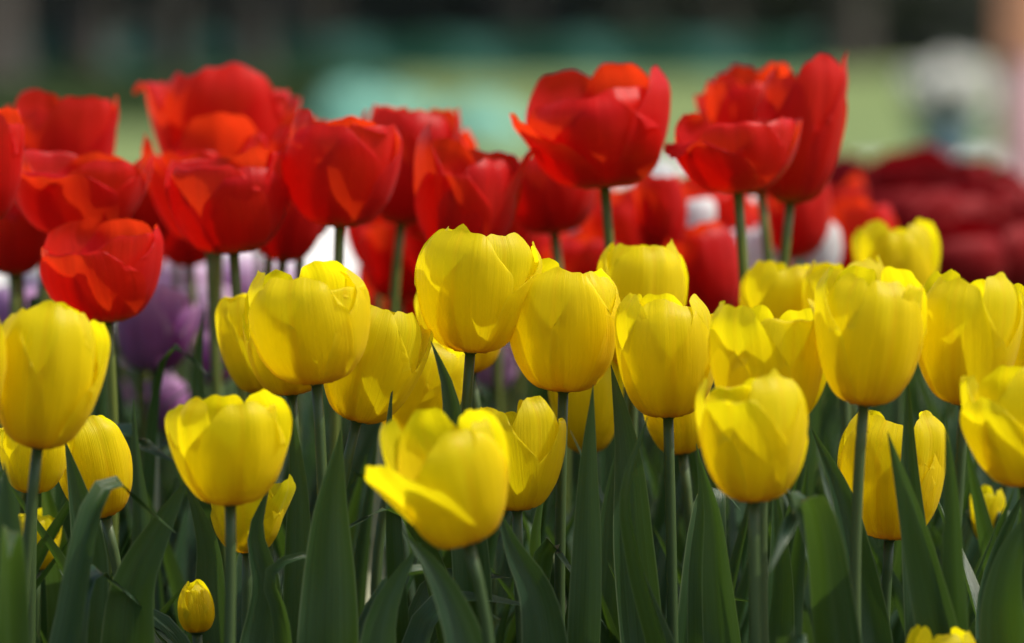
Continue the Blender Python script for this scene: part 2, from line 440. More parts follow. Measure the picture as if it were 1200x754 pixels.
def hash_(s):
    h = 17
    for ch in s: h = (h * 131 + ord(ch)) & 0xffffff
    return h

def leaf(key, d, pts, wpx, turn=0.0, twist=0.0, fold=0.35, wave=0.06, tipd=0.0, seed=1, edge0=0.6, mat='leaf', label=None):
    """A leaf of tulip `key`: (px, py) from low to tip at distance d; it grows out of the foot of its own plant. turn: degrees the face looks away from the camera."""
    e, root, base, _ = TULIPS[key]
    rng = np.random.default_rng(hash_(key) + seed * 77)
    n = len(pts)
    W = [at(x, y, d + tipd * i / max(n - 1, 1)) for i, (x, y) in enumerate(pts)]
    low = W[0]
    r0 = root + np.array([0, 0, .03])
    mid = r0 * .45 + low * .55 + np.array([0, 0, .02])
    P = [r0, mid] + W
    a = R_(turn)
    P, UV = leaf_grid(P, wpx * ppx(d) / 2, (math.sin(a), -math.cos(a), .12), R_(twist), rng, fold, wave, n=40, nu=9, edge0=edge0)
    b = MB(); b.grid(P, UV); o = b.build('leaf', M[mat], e, origin=root)
    if label: o['label'] = label

GROUPS = {'yellow': 'yellow tulips in the front rows', 'red': 'red tulips standing behind the yellow ones',
          'purple': 'purple tulips between the yellow and red rows', 'white': 'white tulips showing between the red ones'}

# ------------------------------------------------------------------ yellow tulips (front rows)
Y = lambda *a, **k: tulip(a[0], 'yellow', *a[1:], **k)
Y('Y0', 'pale yellow tulip mostly cut off by the picture edge, beside the tall cup-shaped one', -46, 350, -40, 505, 94, 2.95, .1, 30)
Y('Y1', 'large yellow tulip on a straight thick stem, the tallest near the edge under violet blooms', 62, 364, 44, 525, 126, 2.98, .18, -8, petals={0: dict(drop=.28), 1: dict(hs=1.02), 5: dict(hs=.98)})
Y('Y2', 'orange-based yellow tulip half hidden behind the large one at the left edge', 40, 492, 38, 578, 78, 3.16, .1, 20, leaves=3)
Y('Y3', 'yellow tulip leaning right, partly covered by a dark leaf, behind the large left-edge one', 96, 497, 124, 606, 88, 3.2, .05, 25)
Y('Y4', 'small short yellow tulip low behind the thick left-edge stem', 43, 600, 42, 668, 56, 3.3, .05, 0)
Y('Y5', 'yellow tulip with open rounded cup standing low above a small bud', 268, 462, 270, 592, 126, 3.0, .24, 14, petals={0: dict(hs=.97), 2: dict(flare=.08), 4: dict(flare=.1), 1: dict(hs=1.0)})
Y('Y6', 'low yellow tulip with one long petal leaning out, tucked under an open cup', 290, 558, 290, 648, 84, 3.12, .55, 0, petals={1: dict(flare=.26, hs=1.12, ws=.85, point=.04, drop=.45), 2: dict(flare=.08)})
Y('Y7', 'small closed yellow bud, lowest of all, beside the foot of two stems', 228, 683, 231, 742, 42, 3.2, -.62, 34, petals={0: dict(point=.12), 5: dict(point=.12)}, drop=.62, ws=1.25)
Y('Y9a', 'yellow tulip with one narrow lit petal, farthest left of the clump of three', 288, 340, 303, 460, 78, 3.34, .05, 40)
Y('Y9b', 'yellow tulip almost hidden behind the broad round one, only its lower left showing', 332, 342, 342, 463, 98, 3.24, .1, 0)
Y('Y8', 'broad round yellow tulip in the clump below the white patch', 360, 316, 371, 450, 142, 3.1, .12, -22, petals={0: dict(drop=.26), 1: dict(drop=.25)})
Y('Y10', 'yellow tulip leaning right on a pale stem between two broader ones', 452, 362, 418, 494, 112, 3.16, .1, -14)
Y('Y11', 'yellow tulip leaning right behind the upright dark leaf', 512, 396, 472, 512, 100, 3.3, .1, 10)
Y('Y11b', 'yellow tulip behind the tall central one, showing at its lower right and left rim', 532, 322, 552, 438, 98, 3.36, .1, 30)
Y('Y12', 'tall sharp yellow tulip with ragged top edges, standing above the others in the middle', 562, 274, 551, 413, 134, 3.18, .22, -26, petals={0: dict(hs=1.02, drop=.22, point=.05), 1: dict(hs=1.05, drop=.3), 2: dict(flare=.1), 3: dict(flare=.12, hs=1.03)})
Y('Y14', 'yellow tulip with squared top behind and between two rounder ones', 752, 290, 744, 432, 104, 3.36, .2, 20, petals={0: dict(drop=.2), 1: dict(drop=.18), 2: dict(drop=.18)})
Y('Y13', 'egg-shaped yellow tulip with one wide front petal, right of the tall sharp one', 664, 314, 660, 459, 130, 3.18, .08, -12, petals={0: dict(hs=.99, ws=1.08, drop=.36), 1: dict(hs=.98)})
Y('Y16', 'low yellow tulip seen in strips between a stem and an upright leaf', 688, 402, 688, 531, 84, 3.36, .0, 0)
Y('Y17', 'yellow tulip peeping out beneath a larger yellow bloom at its grey stem', 788, 430, 800, 532, 82, 3.3, .05, 10)
Y('Y15', 'upright yellow tulip on a pale grey stem, middle of the right-hand clump', 779, 347, 783, 489, 118, 3.14, .12, 6)
Y('Y21', 'dull yellow tulip in the back of the clump, left of the highest blurred one', 916, 308, 912, 425, 92, 3.5, .2, 15)
Y('Y22', 'dull yellow tulip in the back row just under the small highest bloom', 988, 306, 990, 430, 100, 3.46, .2, 30)
Y('Y23', 'small blurred yellow tulip standing highest, against dark red blooms', 1051, 264, 1052, 380, 94, 3.72, .3, 0)
Y('Y18', 'bright yellow tulip with glossy white highlight behind a lower front bloom', 903, 355, 896, 505, 134, 3.05, .32, 28, petals={5: dict(flare=.14), 2: dict(flare=.12)})
Y('Y19', 'bright yellow tulip with pointed petal tips, large and low in front of its clump', 882, 446, 883, 588, 126, 2.94, .3, 32, petals={5: dict(flare=.12, point=.08), 0: dict(point=.06)})
Y('Y20', 'big yellow tulip with layered petals over a dark bare stem', 1026, 320, 1012, 475, 124, 3.02, .1, 18, petals={0: dict(drop=.45), 5: dict(hs=.97)})
Y('Y24', 'big yellow tulip with a smooth front, near the picture edge', 1140, 326, 1130, 475, 118, 3.06, .12, -18)
Y('Y25', 'tall yellow tulip cut by the edge of the picture, behind a lower one', 1214, 332, 1212, 478, 118, 3.14, .1, 10)
Y('Y26', 'wide yellow tulip cut by the picture edge, with one petal curling outward', 1196, 432, 1202, 570, 134, 2.96, .35, 20, petals={5: dict(flare=.25, hs=.9, point=.05)})
Y('Y27', 'yellow tulip crossed by two dark leaves, low under the big layered one', 1050, 486, 1042, 632, 126, 3.2, .1, -20, petals={5: dict(point=.09, hs=1.02), 0: dict(hs=.96)})
Y('Y28', 'small ragged yellow tulip half seen behind a stem at lower right', 1158, 572, 1156, 637, 36, 3.4, .2, 0)
Y('Y29', 'yellow tulip at the bottom edge, only its rim in the picture', 1106, 736, 1106, 850, 78, 2.96, .15, 0)
Y('Y31', 'rounded yellow tulip directly behind the wide tilted bloom', 603, 474, 606, 598, 110, 3.14, .18, -30, petals={1: dict(hs=1.06), 0: dict(hs=1.0)})
Y('Y30', 'wide open yellow tulip tilted over with one petal flung out sideways', 506, 490, 549, 637, 128, 2.9, .26, 8, lean=-.1, petals={5: dict(flare=.38, hs=1.02, ws=.98, drop=.30, turn=0, tip=.0), 0: dict(hs=.92, ws=1.15, tip=.0, flare=.05, turn=14), 1: dict(hs=1.0, flare=.06), 4: dict(hs=1.12, ws=.85, drop=.45), 3: dict(hs=1.04), 2: dict(hs=.98, flare=.12)})

# ------------------------------------------------------------------ red tulips
Rd = lambda *a, **k: tulip(a[0], 'red', *a[1:], **{**dict(stem_r=.0034), **k})
Rd('R1', 'dark red tulip cut by the picture edge, in shade beside a glowing one', -24, 128, -22, 262, 104, 3.45, .5, 10)
Rd('R26', 'red tulip with an orange glowing base low at the picture edge', 14, 232, 16, 322, 84, 3.75, .5, 0)
Rd('R2', 'red tulip with brightly glowing inside, tall at the far left', 74, 116, 70, 262, 120, 3.72, .75, 40, petals={1: dict(hs=1.06, flare=.1)})
Rd('R2b', 'red tulip with rounded tops behind the dark one at the left edge', 12, 124, 20, 262, 92, 3.8, .6, 20)
Rd('R3', 'deep red tulip spreading wide, in front of the glowing one', 96, 176, 88, 278, 150, 3.52, .85, -20, petals={1: dict(flare=.12), 5: dict(flare=.08)})
Rd('R4', 'sharp red tulip with curled rims, lowest of the red ones above the left yellow bloom', 117, 268, 126, 378, 136, 3.4, .62, -24, tip=.03, petals={0: dict(tip=.10, hs=.9), 5: dict(tip=.06, flare=.1), 1: dict(flare=.06, tip=.1), 2: dict(flare=.04, hs=1.02), 3: dict(hs=1.1), 4: dict(hs=1.12)})
Rd('R5', 'tall dark red tulip with rounded petals, highest of the left red clump', 262, 88, 258, 232, 158, 3.85, .8, 14, petals={2: dict(flare=.08), 4: dict(flare=.06)})
Rd('R6', 'red tulip with bright folded rims in the middle of the left clump', 240, 150, 246, 284, 138, 3.7, .7, 35, petals={0: dict(tip=.15, hs=.85), 5: dict(tip=.15, hs=.9)})
Rd('R27', 'half hidden rose-red tulip beneath the folded red bloom', 216, 232, 222, 312, 76, 3.95, .5, 0)
Rd('R7', 'bright red tulip with pale rolled petal edges, low centre of the left clump', 265, 180, 274, 297, 140, 3.5, .62, -28, petals={0: dict(tip=.1, hs=.94), 5: dict(tip=.12, hs=.92), 1: dict(flare=.1)})
Rd('R9', 'red tulip with a lit rounded top petal behind the deep red one', 356, 142, 352, 282, 92, 3.75, .5, 20)
Rd('R10', 'glowing orange-red tulip hanging just above the white patch', 340, 196, 331, 306, 88, 3.72, .6, 10)
Rd('R8', 'deep red tulip with pale rim, on a dark stem before the white patch', 402, 134, 398, 266, 134, 3.5, .5, -14, petals={0: dict(hs=.92), 1: dict(hs=1.04), 5: dict(hs=1.03)})
Rd('R11', 'red tulip with one upright glowing petal, against the turquoise sheet', 486, 126, 470, 262, 112, 3.74, .6, 30, petals={3: dict(hs=1.1), 2: dict(flare=.1, ws=.7)})
Rd('R12', 'purplish red tulip with a tall pointed petal, left of the glowing low one', 548, 158, 540, 300, 124, 3.54, .55, 40, petals={1: dict(hs=1.1, ws=.7, point=.12, flare=.15), 0: dict(hs=.8), 5: dict(hs=.78, tip=.1)})
Rd('R13', 'low orange-glowing red tulip with yellow base under the highest big one', 640, 182, 650, 274, 112, 3.76, .8, 0, petals={0: dict(hs=1.0)})
Rd('R14', 'large dark red tulip on its own above the yellow ones, opening wide', 698, 90, 709, 220, 168, 3.56, .7, -26, petals={5: dict(flare=.30, hs=.92, tip=0.), 0: dict(hs=.80, tip=-.04, ws=1.1), 1: dict(hs=.86, tip=-.03, ws=1.1), 2: dict(hs=1.02, tip=-.05, flare=-.02), 3: dict(hs=1.06, tip=0.), 4: dict(hs=1.06, flare=.02, tip=0.)})
Rd('R17', 'small bright red tulip between two white patches', 772, 206, 776, 300, 62, 3.9, .4, 15)
Rd('R16', 'dark red tulip with rounded folded top, behind the bright-fronted one', 874, 84, 892, 228, 112, 3.8, .5, 10, petals={0: dict(tip=.1)})
Rd('R16b', 'tall red tulip with one pointed petal highest of all, at the end of the row', 944, 78, 926, 238, 106, 3.62, .55, 26, petals={1: dict(point=.06, flare=.02, hs=1.08, ws=1.0, drop=.4), 2: dict(flare=-.03, hs=.98)})
Rd('R15', 'red tulip with glowing front petal between darker side petals', 858, 136, 865, 226, 140, 3.52, .6, 0, petals={5: dict(flare=.16, hs=.95, ws=1.1), 1: dict(flare=.08, hs=1.0), 0: dict(hs=.96, ws=.8, tip=.06)})
Rd('R25a', 'red tulip deep in the row just left of the tall sharp yellow one', 470, 244, 468, 352, 92, 3.95, .5, 0)
Rd('R25b', 'blurred red tulip behind the tall sharp yellow one', 612, 262, 610, 366, 118, 4.0, .6, 20)
Rd('R25c', 'blurred red tulip low behind the squared yellow top', 722, 236, 724, 340, 102, 4.05, .6, 0)
Rd('R25d', 'bright red tulip low in the gap before the purple-white bloom', 812, 270, 836, 372, 92, 3.9, .5, 40)
Rd('R25e', 'rose-red blurred tulip beside the pair of white petals', 1000, 238, 1000, 330, 96, 4.2, .6, 0)
Rd('R25f', 'red tulip under the glowing low one, in shade', 690, 278, 676, 362, 92, 3.95, .5, 30)
Rd('R25g', 'dark red tulip in shade right of the bright low one', 868, 330, 868, 410, 84, 4.0, .5, 0)
Rd('R25h', 'deep red tulip low behind the purplish pointed one', 520, 218, 520, 330, 110, 3.9, .6, 30)
Rd('R25i', 'red tulip half hidden low under the tall pointed one', 925, 214, 940, 302, 84, 4.05, .5, 30)
for i, (lab, cx, ty, by, wp, d, o) in enumerate([
    ('dark crimson blurred tulip, flat-topped, below the white potted plant', 1076, 180, 268, 104, 5.5, .7),
    ('dark crimson blurred tulip at the near end of the crimson patch', 1010, 190, 276, 84, 5.5, .7),
    ('dark crimson blurred tulip low in the middle of the crimson patch', 1098, 226, 316, 104, 5.2, .6),
    ('dark crimson blurred tulip beside the picture edge, highest there', 1180, 212, 306, 96, 5.3, .6),
    ('dark crimson blurred tulip just behind the small highest yellow one', 1046, 226, 322, 92, 5.1, .6),
    ('dark crimson blurred tulip low at the edge behind yellow blooms', 1152, 262, 352, 104, 5.0, .6),
    ('dark crimson blurred tulip lowest at the picture edge', 1204, 268, 360, 96, 5.1, .6),
    ('dark crimson blurred tulip filling the far end of the crimson patch under the pot', 1136, 196, 290, 90, 5.6, .6),
    ('dark crimson blurred tulip topping the middle of the crimson patch', 1042, 178, 270, 96, 5.7, .6),
    ('dark crimson tulip in deep shade right of the small yellow one', 1106, 276, 360, 92, 4.9, .5)]):
    tulip('C%d' % i, 'red', lab, cx, ty, cx + 4, by, wp * 1.55, d, o, None, mat='crimson', hi=False, leaves=3)

for i, (lab, cx, ty, bx, by, wp, d, o, rt) in enumerate([
    ('red tulip in shade low behind the olive stem, by the broad yellow clump', 462, 300, 464, 392, 92, 4.1, .5, 10),
    ('red tulip behind the dark-stemmed deep red one, only its side showing', 446, 200, 444, 318, 84, 4.0, .5, 40),
    ('red tulip low between the tall sharp yellow and egg-shaped yellow ones', 590, 300, 592, 390, 104, 4.15, .6, 0),
    ('red tulip between the purplish pointed one and the orange-glowing one', 592, 188, 586, 300, 92, 3.85, .5, 25),
    ('dim red tulip just left of the stem of the large lone red one', 660, 296, 662, 380, 96, 4.2, .6, 15),
    ('dim red tulip low under the bright-fronted one, above dull yellow tops', 796, 276, 796, 372, 92, 4.15, .5, 30),
    ('red tulip right of the large lone red one, low between stems', 748, 224, 742, 330, 74, 4.05, .5, 0),
    ('dim red tulip in the gap between yellow clump and olive stems', 920, 290, 922, 384, 96, 4.25, .6, 10),
    ('red tulip peeping between the folded red bloom and the deep red one', 318, 168, 316, 290, 92, 3.8, .5, 20),
    ('red tulip behind the gap between the glowing one and the folded one', 156, 190, 160, 300, 96, 3.85, .6, 0),
    ('red tulip at the far left, low behind the dark spreading one', 46, 214, 50, 312, 92, 3.8, .6, 30),
    ('red tulip behind the purplish pointed one, reaching toward the turquoise sheet', 506, 160, 506, 280, 92, 3.85, .6, 0),
    ('blurred red tulip in shade between the large lone red and bright-fronted ones', 826, 232, 826, 330, 96, 4.4, .6, 0),
    ('blurred red tulip low behind the olive stems, at the white petals', 984, 286, 984, 380, 96, 4.5, .6, 0),
    ('blurred red tulip deep in the row under the large lone red one', 700, 214, 700, 322, 84, 4.3, .6, 0),
    ('blurred red tulip low above the squared yellow top', 770, 296, 770, 390, 104, 4.5, .6, 0),
    ('blurred red tulip deep behind the orange-glowing low one', 640, 216, 634, 330, 120, 4.4, .7, 0),
    ('blurred red tulip far back behind the tall sharp yellow one', 556, 268, 556, 372, 124, 4.5, .7, 0),
    ('blurred red tulip far back by the olive stem at the white patch', 480, 284, 480, 396, 104, 4.5, .7, 30),
    ('blurred red tulip between the bright-fronted one and the crimson patch', 974, 214, 976, 310, 84, 4.6, .6, 0),
    ('blurred red tulip just beyond the dull yellow back-row tops', 900, 322, 900, 400, 100, 4.5, .6, 20),
    ('red tulip low under the two overlapping reds at the left edge', 150, 250, 160, 330, 80, 4.0, .6, 10)]):
    if (ty in (296, 268, 322) and d == 4.5) or (ty == 232 and d == 4.4): continue
    Rd('D%d' % i, lab, cx, ty, bx, by, wp, d, o, rt, hi=False, leaves=3)

for i, (cx, ty, wp, d) in enumerate([(60, 196, 100, 4.1), (132, 214, 92, 4.2), (204, 206, 96, 4.2), (470, 196, 96, 4.2), (434, 170, 84, 4.1), (528, 196, 96, 4.3), (578, 176, 92, 4.2),
                                     (610, 222, 92, 4.4), (664, 214, 92, 4.5), (738, 252, 84, 4.5), (790, 246, 66, 4.3), (846, 240, 84, 4.4), (986, 232, 84, 4.7), (560, 236, 96, 4.3), (500, 258, 88, 4.4), (300, 196, 88, 4.2), (808, 212, 74, 4.6), (756, 226, 66, 4.7), (832, 206, 84, 4.2), (712, 226, 92, 4.12), (930, 226, 92, 4.3)]):
    if i in (0, 3, 4, 6, 8, 9, 12, 13, 14, 16, 17): continue
    Rd('F%d' % i, 'half hidden red tulip in the blurred depth of the red row, no stem showing', cx, ty, cx + 3, ty + 96, wp, d, .5, None, hi=False, leaves=2)

# ------------------------------------------------------------------ purple and white tulips
P = lambda *a, **k: tulip(a[0], 'purple', *a[1:], **{**dict(drop=.42), **k})
P('P1', 'dark purple tulip with paler right side, below the sharp red one', 184, 338, 180, 436, 92, 3.85, .15, -30)
P('P2', 'small mauve tulip low between leaves, under the dark purple one', 194, 444, 194, 506, 50, 3.9, -.1, 10)
P('P3', 'pale purple tulip behind the dark one, high beside the red stem', 208, 300, 208, 390, 88, 4.3, .1, 0, mat='lilac')
P('P7', 'pale purple tulip between the two thin red stems', 284, 298, 284, 384, 82, 4.35, .1, 20, mat='lilac')
P('P4', 'lilac tulip above the large left-edge yellow bloom', 56, 322, 56, 396, 76, 4.2, .1, 0, mat='lilac')
P('P5', 'narrow violet tulip beside the clump of three yellow ones', 252, 388, 254, 452, 46, 3.95, .0, 0)
P('P6', 'pink-lilac tulip low between the tall sharp yellow and the egg-shaped one', 578, 402, 580, 458, 54, 4.0, .0, 0, mat='lilac')
P('P10', 'pale lilac tulip low behind the small mauve one', 168, 396, 166, 476, 66, 4.4, .2, 0, mat='lilac', hi=False)
P('P12', 'lilac tulip glimpsed under the glowing orange-red bloom', 318, 306, 318, 380, 66, 4.6, .2, 0, mat='lilac', hi=False)
P('P8', 'violet tulip at the picture edge over the large yellow bloom', 18, 338, 18, 410, 60, 4.05, .1, 0)
P('P9', 'pale purple tulip between red stem and broad yellow clump', 240, 330, 238, 420, 70, 4.15, .1, 30, mat='lilac')
Wt = lambda *a, **k: tulip(a[0], 'white', *a[1:], **{**dict(hi=False, leaves=3), **k})
Wt('W6', 'white tulip shading to purple below, crossed by a dark stem', 868, 268, 868, 345, 66, 4.06, .2, 0)
Wt('W8', 'white tulip showing as two petals behind the olive stems', 955, 260, 955, 335, 60, 4.06, .2, 30)
Wt('W7', 'narrow white tulip at the bright red bloom beside olive stems', 904, 266, 904, 338, 40, 4.08, .0, 0)
Wt('W9', 'whitish tulip low at the left under the orange-glowing red one', 32, 300, 32, 370, 54, 4.5, .2, 0)
Wt('W3', 'white tulip seen as a bright spot under the orange-glowing bloom', 664, 250, 664, 320, 58, 4.06, .2, 0)
Wt('W11', 'white tulip in the gap right of the large lone red bloom', 766, 186, 766, 252, 58, 5.2, .3, 0)
Wt('W12', 'white tulip at the gap under the folded red bloom of the left clump', 172, 240, 172, 300, 50, 5.0, .3, 0)
Wt('W5', 'white tulip seen as an oval spot between red blooms', 814, 232, 814, 290, 46, 4.06, .2, 20)

# ------------------------------------------------------------------ leaves read off the photograph
leaf('Y12', 3.12, [(548, 620), (534, 520), (524, 450), (505, 400)], 47, 10, 20, .25)
leaf('Y11', 3.14, [(462, 640), (459, 560), (456, 490), (461, 447)], 25, 20, 20, .3)
leaf('Y13', 3.1, [(684, 754), (688, 640), (690, 540), (695, 451)], 40, 0, 10, .2)
leaf('Y15', 3.16, [(752, 754), (742, 640), (734, 520), (716, 428)], 54, 10, 15, .3)
leaf('Y15', 3.05, [(772, 754), (748, 660), (736, 580), (760, 486)], 42, -40, 30, .35, .15, seed=2)
leaf('Y10', 3.04, [(384, 760), (386, 680), (388, 600), (400, 504)], 77, 12, 20, .25)
leaf('Y10', 3.2, [(352, 754), (352, 640), (350, 560), (340, 470)], 42, -15, 10, .3, seed=3)
leaf('Y3', 3.1, [(96, 760), (104, 640), (90, 570), (76, 516)], 61, 10, 20, .25)
leaf('Y3', 3.04, [(150, 760), (156, 690), (188, 620), (224, 556)], 73, 20, 40, .3, seed=2)
leaf('P2', 3.3, [(166, 700), (166, 600), (160, 540), (156, 468)], 47, -5, 5, .3)
leaf('Y4', 3.02, [(76, 800), (88, 700), (104, 650), (112, 600)], 68, -15, 40, .3)
leaf('Y1', 2.92, [(-10, 800), (4, 700), (10, 600), (4, 540)], 70, 10, 10, .3)
leaf('Y27', 3.1, [(1078, 760), (1072, 640), (1066, 560), (1064, 440)], 37, 8, 10, .2)
leaf('Y27', 3.0, [(1106, 770), (1082, 660), (1062, 580), (1040, 506)], 61, -12, 20, .3, seed=2)
leaf('Y19', 3.04, [(978, 770), (966, 690), (944, 620), (914, 566)], 54, 35, 20, .5)
leaf('Y20', 3.1, [(1024, 770), (1004, 660), (986, 580), (950, 500)], 51, 25, 30, .4)
leaf('Y24', 3.0, [(1122, 770), (1118, 660), (1116, 580), (1108, 488)], 35, -20, 10, .3)
leaf('Y26', 3.0, [(1184, 780), (1178, 700), (1190, 640), (1216, 590)], 77, -10, 30, .3)
leaf('Y28', 3.1, [(1160, 780), (1158, 700), (1180, 620), (1204, 570)], 47, 20, 30, .5, seed=3)
leaf('Y11', 3.0, [(440, 780), (448, 720), (466, 680), (494, 636)], 73, 25, 30, .35, seed=4)
leaf('Y30', 2.95, [(556, 800), (534, 720), (506, 665), (470, 622)], 59, -10, -20, .3)
leaf('Y31', 3.05, [(640, 780), (626, 690), (600, 640), (584, 596)], 66, 15, 20, .3)
leaf('Y31', 3.2, [(650, 760), (640, 690), (632, 640), (640, 560)], 54, -40, 30, .4, seed=2)
leaf('Y5', 3.08, [(300, 770), (312, 690), (300, 620), (316, 570)], 51, 15, 15, .3)
leaf('Y6', 3.06, [(330, 720), (318, 672), (350, 652), (396, 664)], 30, 0, 50, .4)
leaf('Y17', 3.12, [(828, 760), (824, 660), (826, 580), (816, 520)], 47, -25, 10, .4)
leaf('Y18', 3.1, [(850, 760), (842, 670), (836, 600), (820, 536)], 54, -20, 20, .3)
leaf('Y19', 3.12, [(910, 760), (914, 680), (912, 620), (906, 560)], 47, 10, 10, .3, seed=2)
leaf('Y16', 3.26, [(704, 754), (712, 680), (716, 600), (724, 520)], 49, 20, 20, .3)
leaf('Y7', 3.1, [(176, 800), (172, 750), (164, 722), (160, 712)], 40, 10, 20, .3)
leaf('Y7', 3.24, [(258, 780), (250, 700), (246, 640), (216, 560)], 56, -10, 30, .3, seed=2)
leaf('R14', 3.5, [(716, 560), (714, 500), (728, 440), (716, 390)], 35, 20, 20, .3)
leaf('P1', 3.5, [(236, 560), (232, 480), (232, 420), (240, 360)], 35, 20, 10, .3)
leaf('P1', 3.75, [(146, 600), (140, 520), (136, 450), (130, 380)], 28, 30, 10, .3, seed=2)

pl = dict(mat='pale_leaf', label='pale cream-green leaf')  # patches of sunlight put in as pale-coloured leaves
leaf('P2', 3.5, [(176, 680), (178, 620), (182, 560), (184, 500)], 30, 15, 20, .3, seed=9, **pl)
leaf('Y11', 3.45, [(436, 660), (438, 600), (444, 540), (452, 480)], 34, 10, 10, .3, seed=9, **pl)
leaf('Y18', 3.5, [(956, 680), (948, 640), (934, 600), (920, 574)], 34, 20, 30, .3, seed=9, **pl)
leaf('Y31', 3.4, [(660, 720), (656, 680), (650, 650), (640, 628)], 16, 30, 20, .3, seed=9, **pl)
leaf('Y18', 3.4, [(906, 720), (904, 690), (900, 670), (890, 650)], 22, 0, 20, .3, seed=11, **pl)

# ------------------------------------------------------------------ low tulip foliage filling the bed behind the rows (a mass nobody could count)
rng = np.random.default_rng(5)
b = MB()
for i in range(1500):
    d = rng.uniform(3.25, 7.2) if i > 500 else rng.uniform(3.25, 4.2)
    hw = d * .115
    x = rng.uniform(-hw, hw)
    h = rng.uniform(.26, .40) if d < 4.4 else rng.uniform(.2, .32)
    a = rng.uniform(0, 6.28); out = np.array([math.cos(a), math.sin(a), 0]); sp = rng.uniform(.02, .09)
    r0 = np.array([x, d, .02])
    pts = [r0, r0 + out * sp * .3 + [0, 0, h * .4], r0 + out * sp * .8 + [0, 0, h * .78], r0 + out * sp * 1.4 + [0, 0, h]]
    P_, UV = leaf_grid(pts, rng.uniform(.009, .017), -out + [0, 0, .3], rng.uniform(-1.6, 1.6), rng, rng.uniform(.2, .8), n=14, nu=5)
    b.grid(P_, UV)
tag(b.build('tulip_foliage', M['leaf']), kind='stuff')

# short grass between the bed and the path
b = MB()
G = 40000
gx, gy = rng.uniform(-2.6, 2.6, G), rng.uniform(8.4, 16.5, G)
keep = gy < path_far(gx) - 9.0
gx, gy = gx[keep], gy[keep]; G = len(gx)
gh, ga, gl = rng.uniform(.03, .07, G), rng.uniform(0, 6.28, G), rng.uniform(.0, .03, G)
for i in range(G):
    c, s = math.cos(ga[i]), math.sin(ga[i]); hw = .0022
    b.v.append(np.array([[gx[i] - c * hw, gy[i] - s * hw, 0], [gx[i] + c * hw, gy[i] + s * hw, 0],
                         [gx[i] + c * hw * .3 - s * gl[i], gy[i] + s * hw * .3 + c * gl[i], gh[i]], [gx[i] - c * hw * .3 - s * gl[i], gy[i] - s * hw * .3 + c * gl[i], gh[i]]]))
    b.uv.append(np.array([[0, 0], [1, 0], [1, 1], [0, 1.]])); b.f.append(np.array([[0, 1, 2, 3]]) + b.n); b.n += 4
tag(b.build('grass', M['lawn']), kind='stuff')

# ------------------------------------------------------------------ beyond the bed
def lumpy_ball(mb, c, r, rng, n=14, squash=1.0, amp=.18):
    th = np.linspace(0, 2 * np.pi, n * 2, endpoint=False)[None, :]; ph = np.linspace(.02, np.pi - .02, n)[:, None]
    p = rng.uniform(0, 6.28, 6)
    q = 1 + amp * (np.sin(3 * th + p[0]) * np.sin(2 * ph + p[1]) + .6 * np.sin(5 * th + p[2] + 3 * ph) + .5 * np.sin(7 * ph + p[3]) * np.sin(4 * th))
    P_ = np.stack([r * q * np.sin(ph) * np.cos(th), r * q * np.sin(ph) * np.sin(th), r * q * squash * np.cos(ph) * np.ones_like(th)], -1) + np.asarray(c)
    mb.grid(P_, None, True)

def leaf_cloud(mb, c, rad, n, size, rng):
    """n leaf faces spread through an ellipsoid's volume, denser towards its skin."""
    v = rng.normal(size=(n, 3)); v /= np.linalg.norm(v, axis=1)[:, None]
    v *= rng.uniform(.25, 1, n)[:, None] ** .45
    lump = 1 + .22 * np.sin(v[:, 0] * 5 + c[0]) * np.sin(v[:, 1] * 6 + 1) + .15 * np.sin(v[:, 2] * 9 + c[1])
    ctr = np.asarray(c) + v * np.asarray(rad) * lump[:, None]
    a = rng.normal(size=(n, 3)); a /= np.linalg.norm(a, axis=1)[:, None]
    q = np.cross(a, rng.normal(size=(n, 3))); q /= np.linalg.norm(q, axis=1)[:, None]
    s = size * rng.uniform(.6, 1.3, n)[:, None]
    V = np.stack([ctr - a * s, ctr - q * s * .55, ctr + a * s, ctr + q * s * .55], 1)
    mb.v.append(V.reshape(-1, 3)); mb.uv.append(np.tile(np.array([[0, .5], [.5, 0], [1, .5], [.5, 1.]]), (n, 1)))
    mb.f.append(np.arange(4 * n).reshape(n, 4) + mb.n); mb.n += 4 * n

# dark leaf layer added to stand in for shade on the left lawn
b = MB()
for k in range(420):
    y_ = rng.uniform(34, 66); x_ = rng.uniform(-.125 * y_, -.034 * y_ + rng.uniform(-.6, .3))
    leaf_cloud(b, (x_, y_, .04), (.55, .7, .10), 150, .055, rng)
tag(b.build('lawn_shade_leaves', M['lawn_shade']), kind='stuff')

# hedge along the far side
hx0, hx1 = -12.0, 13.0
hy = 74.0
e = empty('hedge', (0, hy, 0)); tag(e, 'dark clipped hedge closing the far side of the lawn', 'hedge')
b = MB()
for k in range(52):
    cx = hx0 + k * .5
    leaf_cloud(b, (cx, hy + rng.uniform(-.3, .3), rng.uniform(.5, 1.5)), (.9, .9, 1.3), 1300, .13, rng)
for k in range(70):
    leaf_cloud(b, (hx0 + k * .37, hy + rng.uniform(0, .5), rng.uniform(.1, .5)), (.7, .6, .5), 700, .15, rng)
b.build('foliage', M['hedge'], e, origin=(0, hy, 0))
b = MB()
for k in range(26):
    cx = hx0 + k * 1.0
    b.tube([[cx, hy, -.05], [cx + .1, hy, .6], [cx - .1, hy + .1, 1.4]], [.06, .05, .03], 7)
b.build('stems', M['bark'], e, origin=(0, hy, 0))

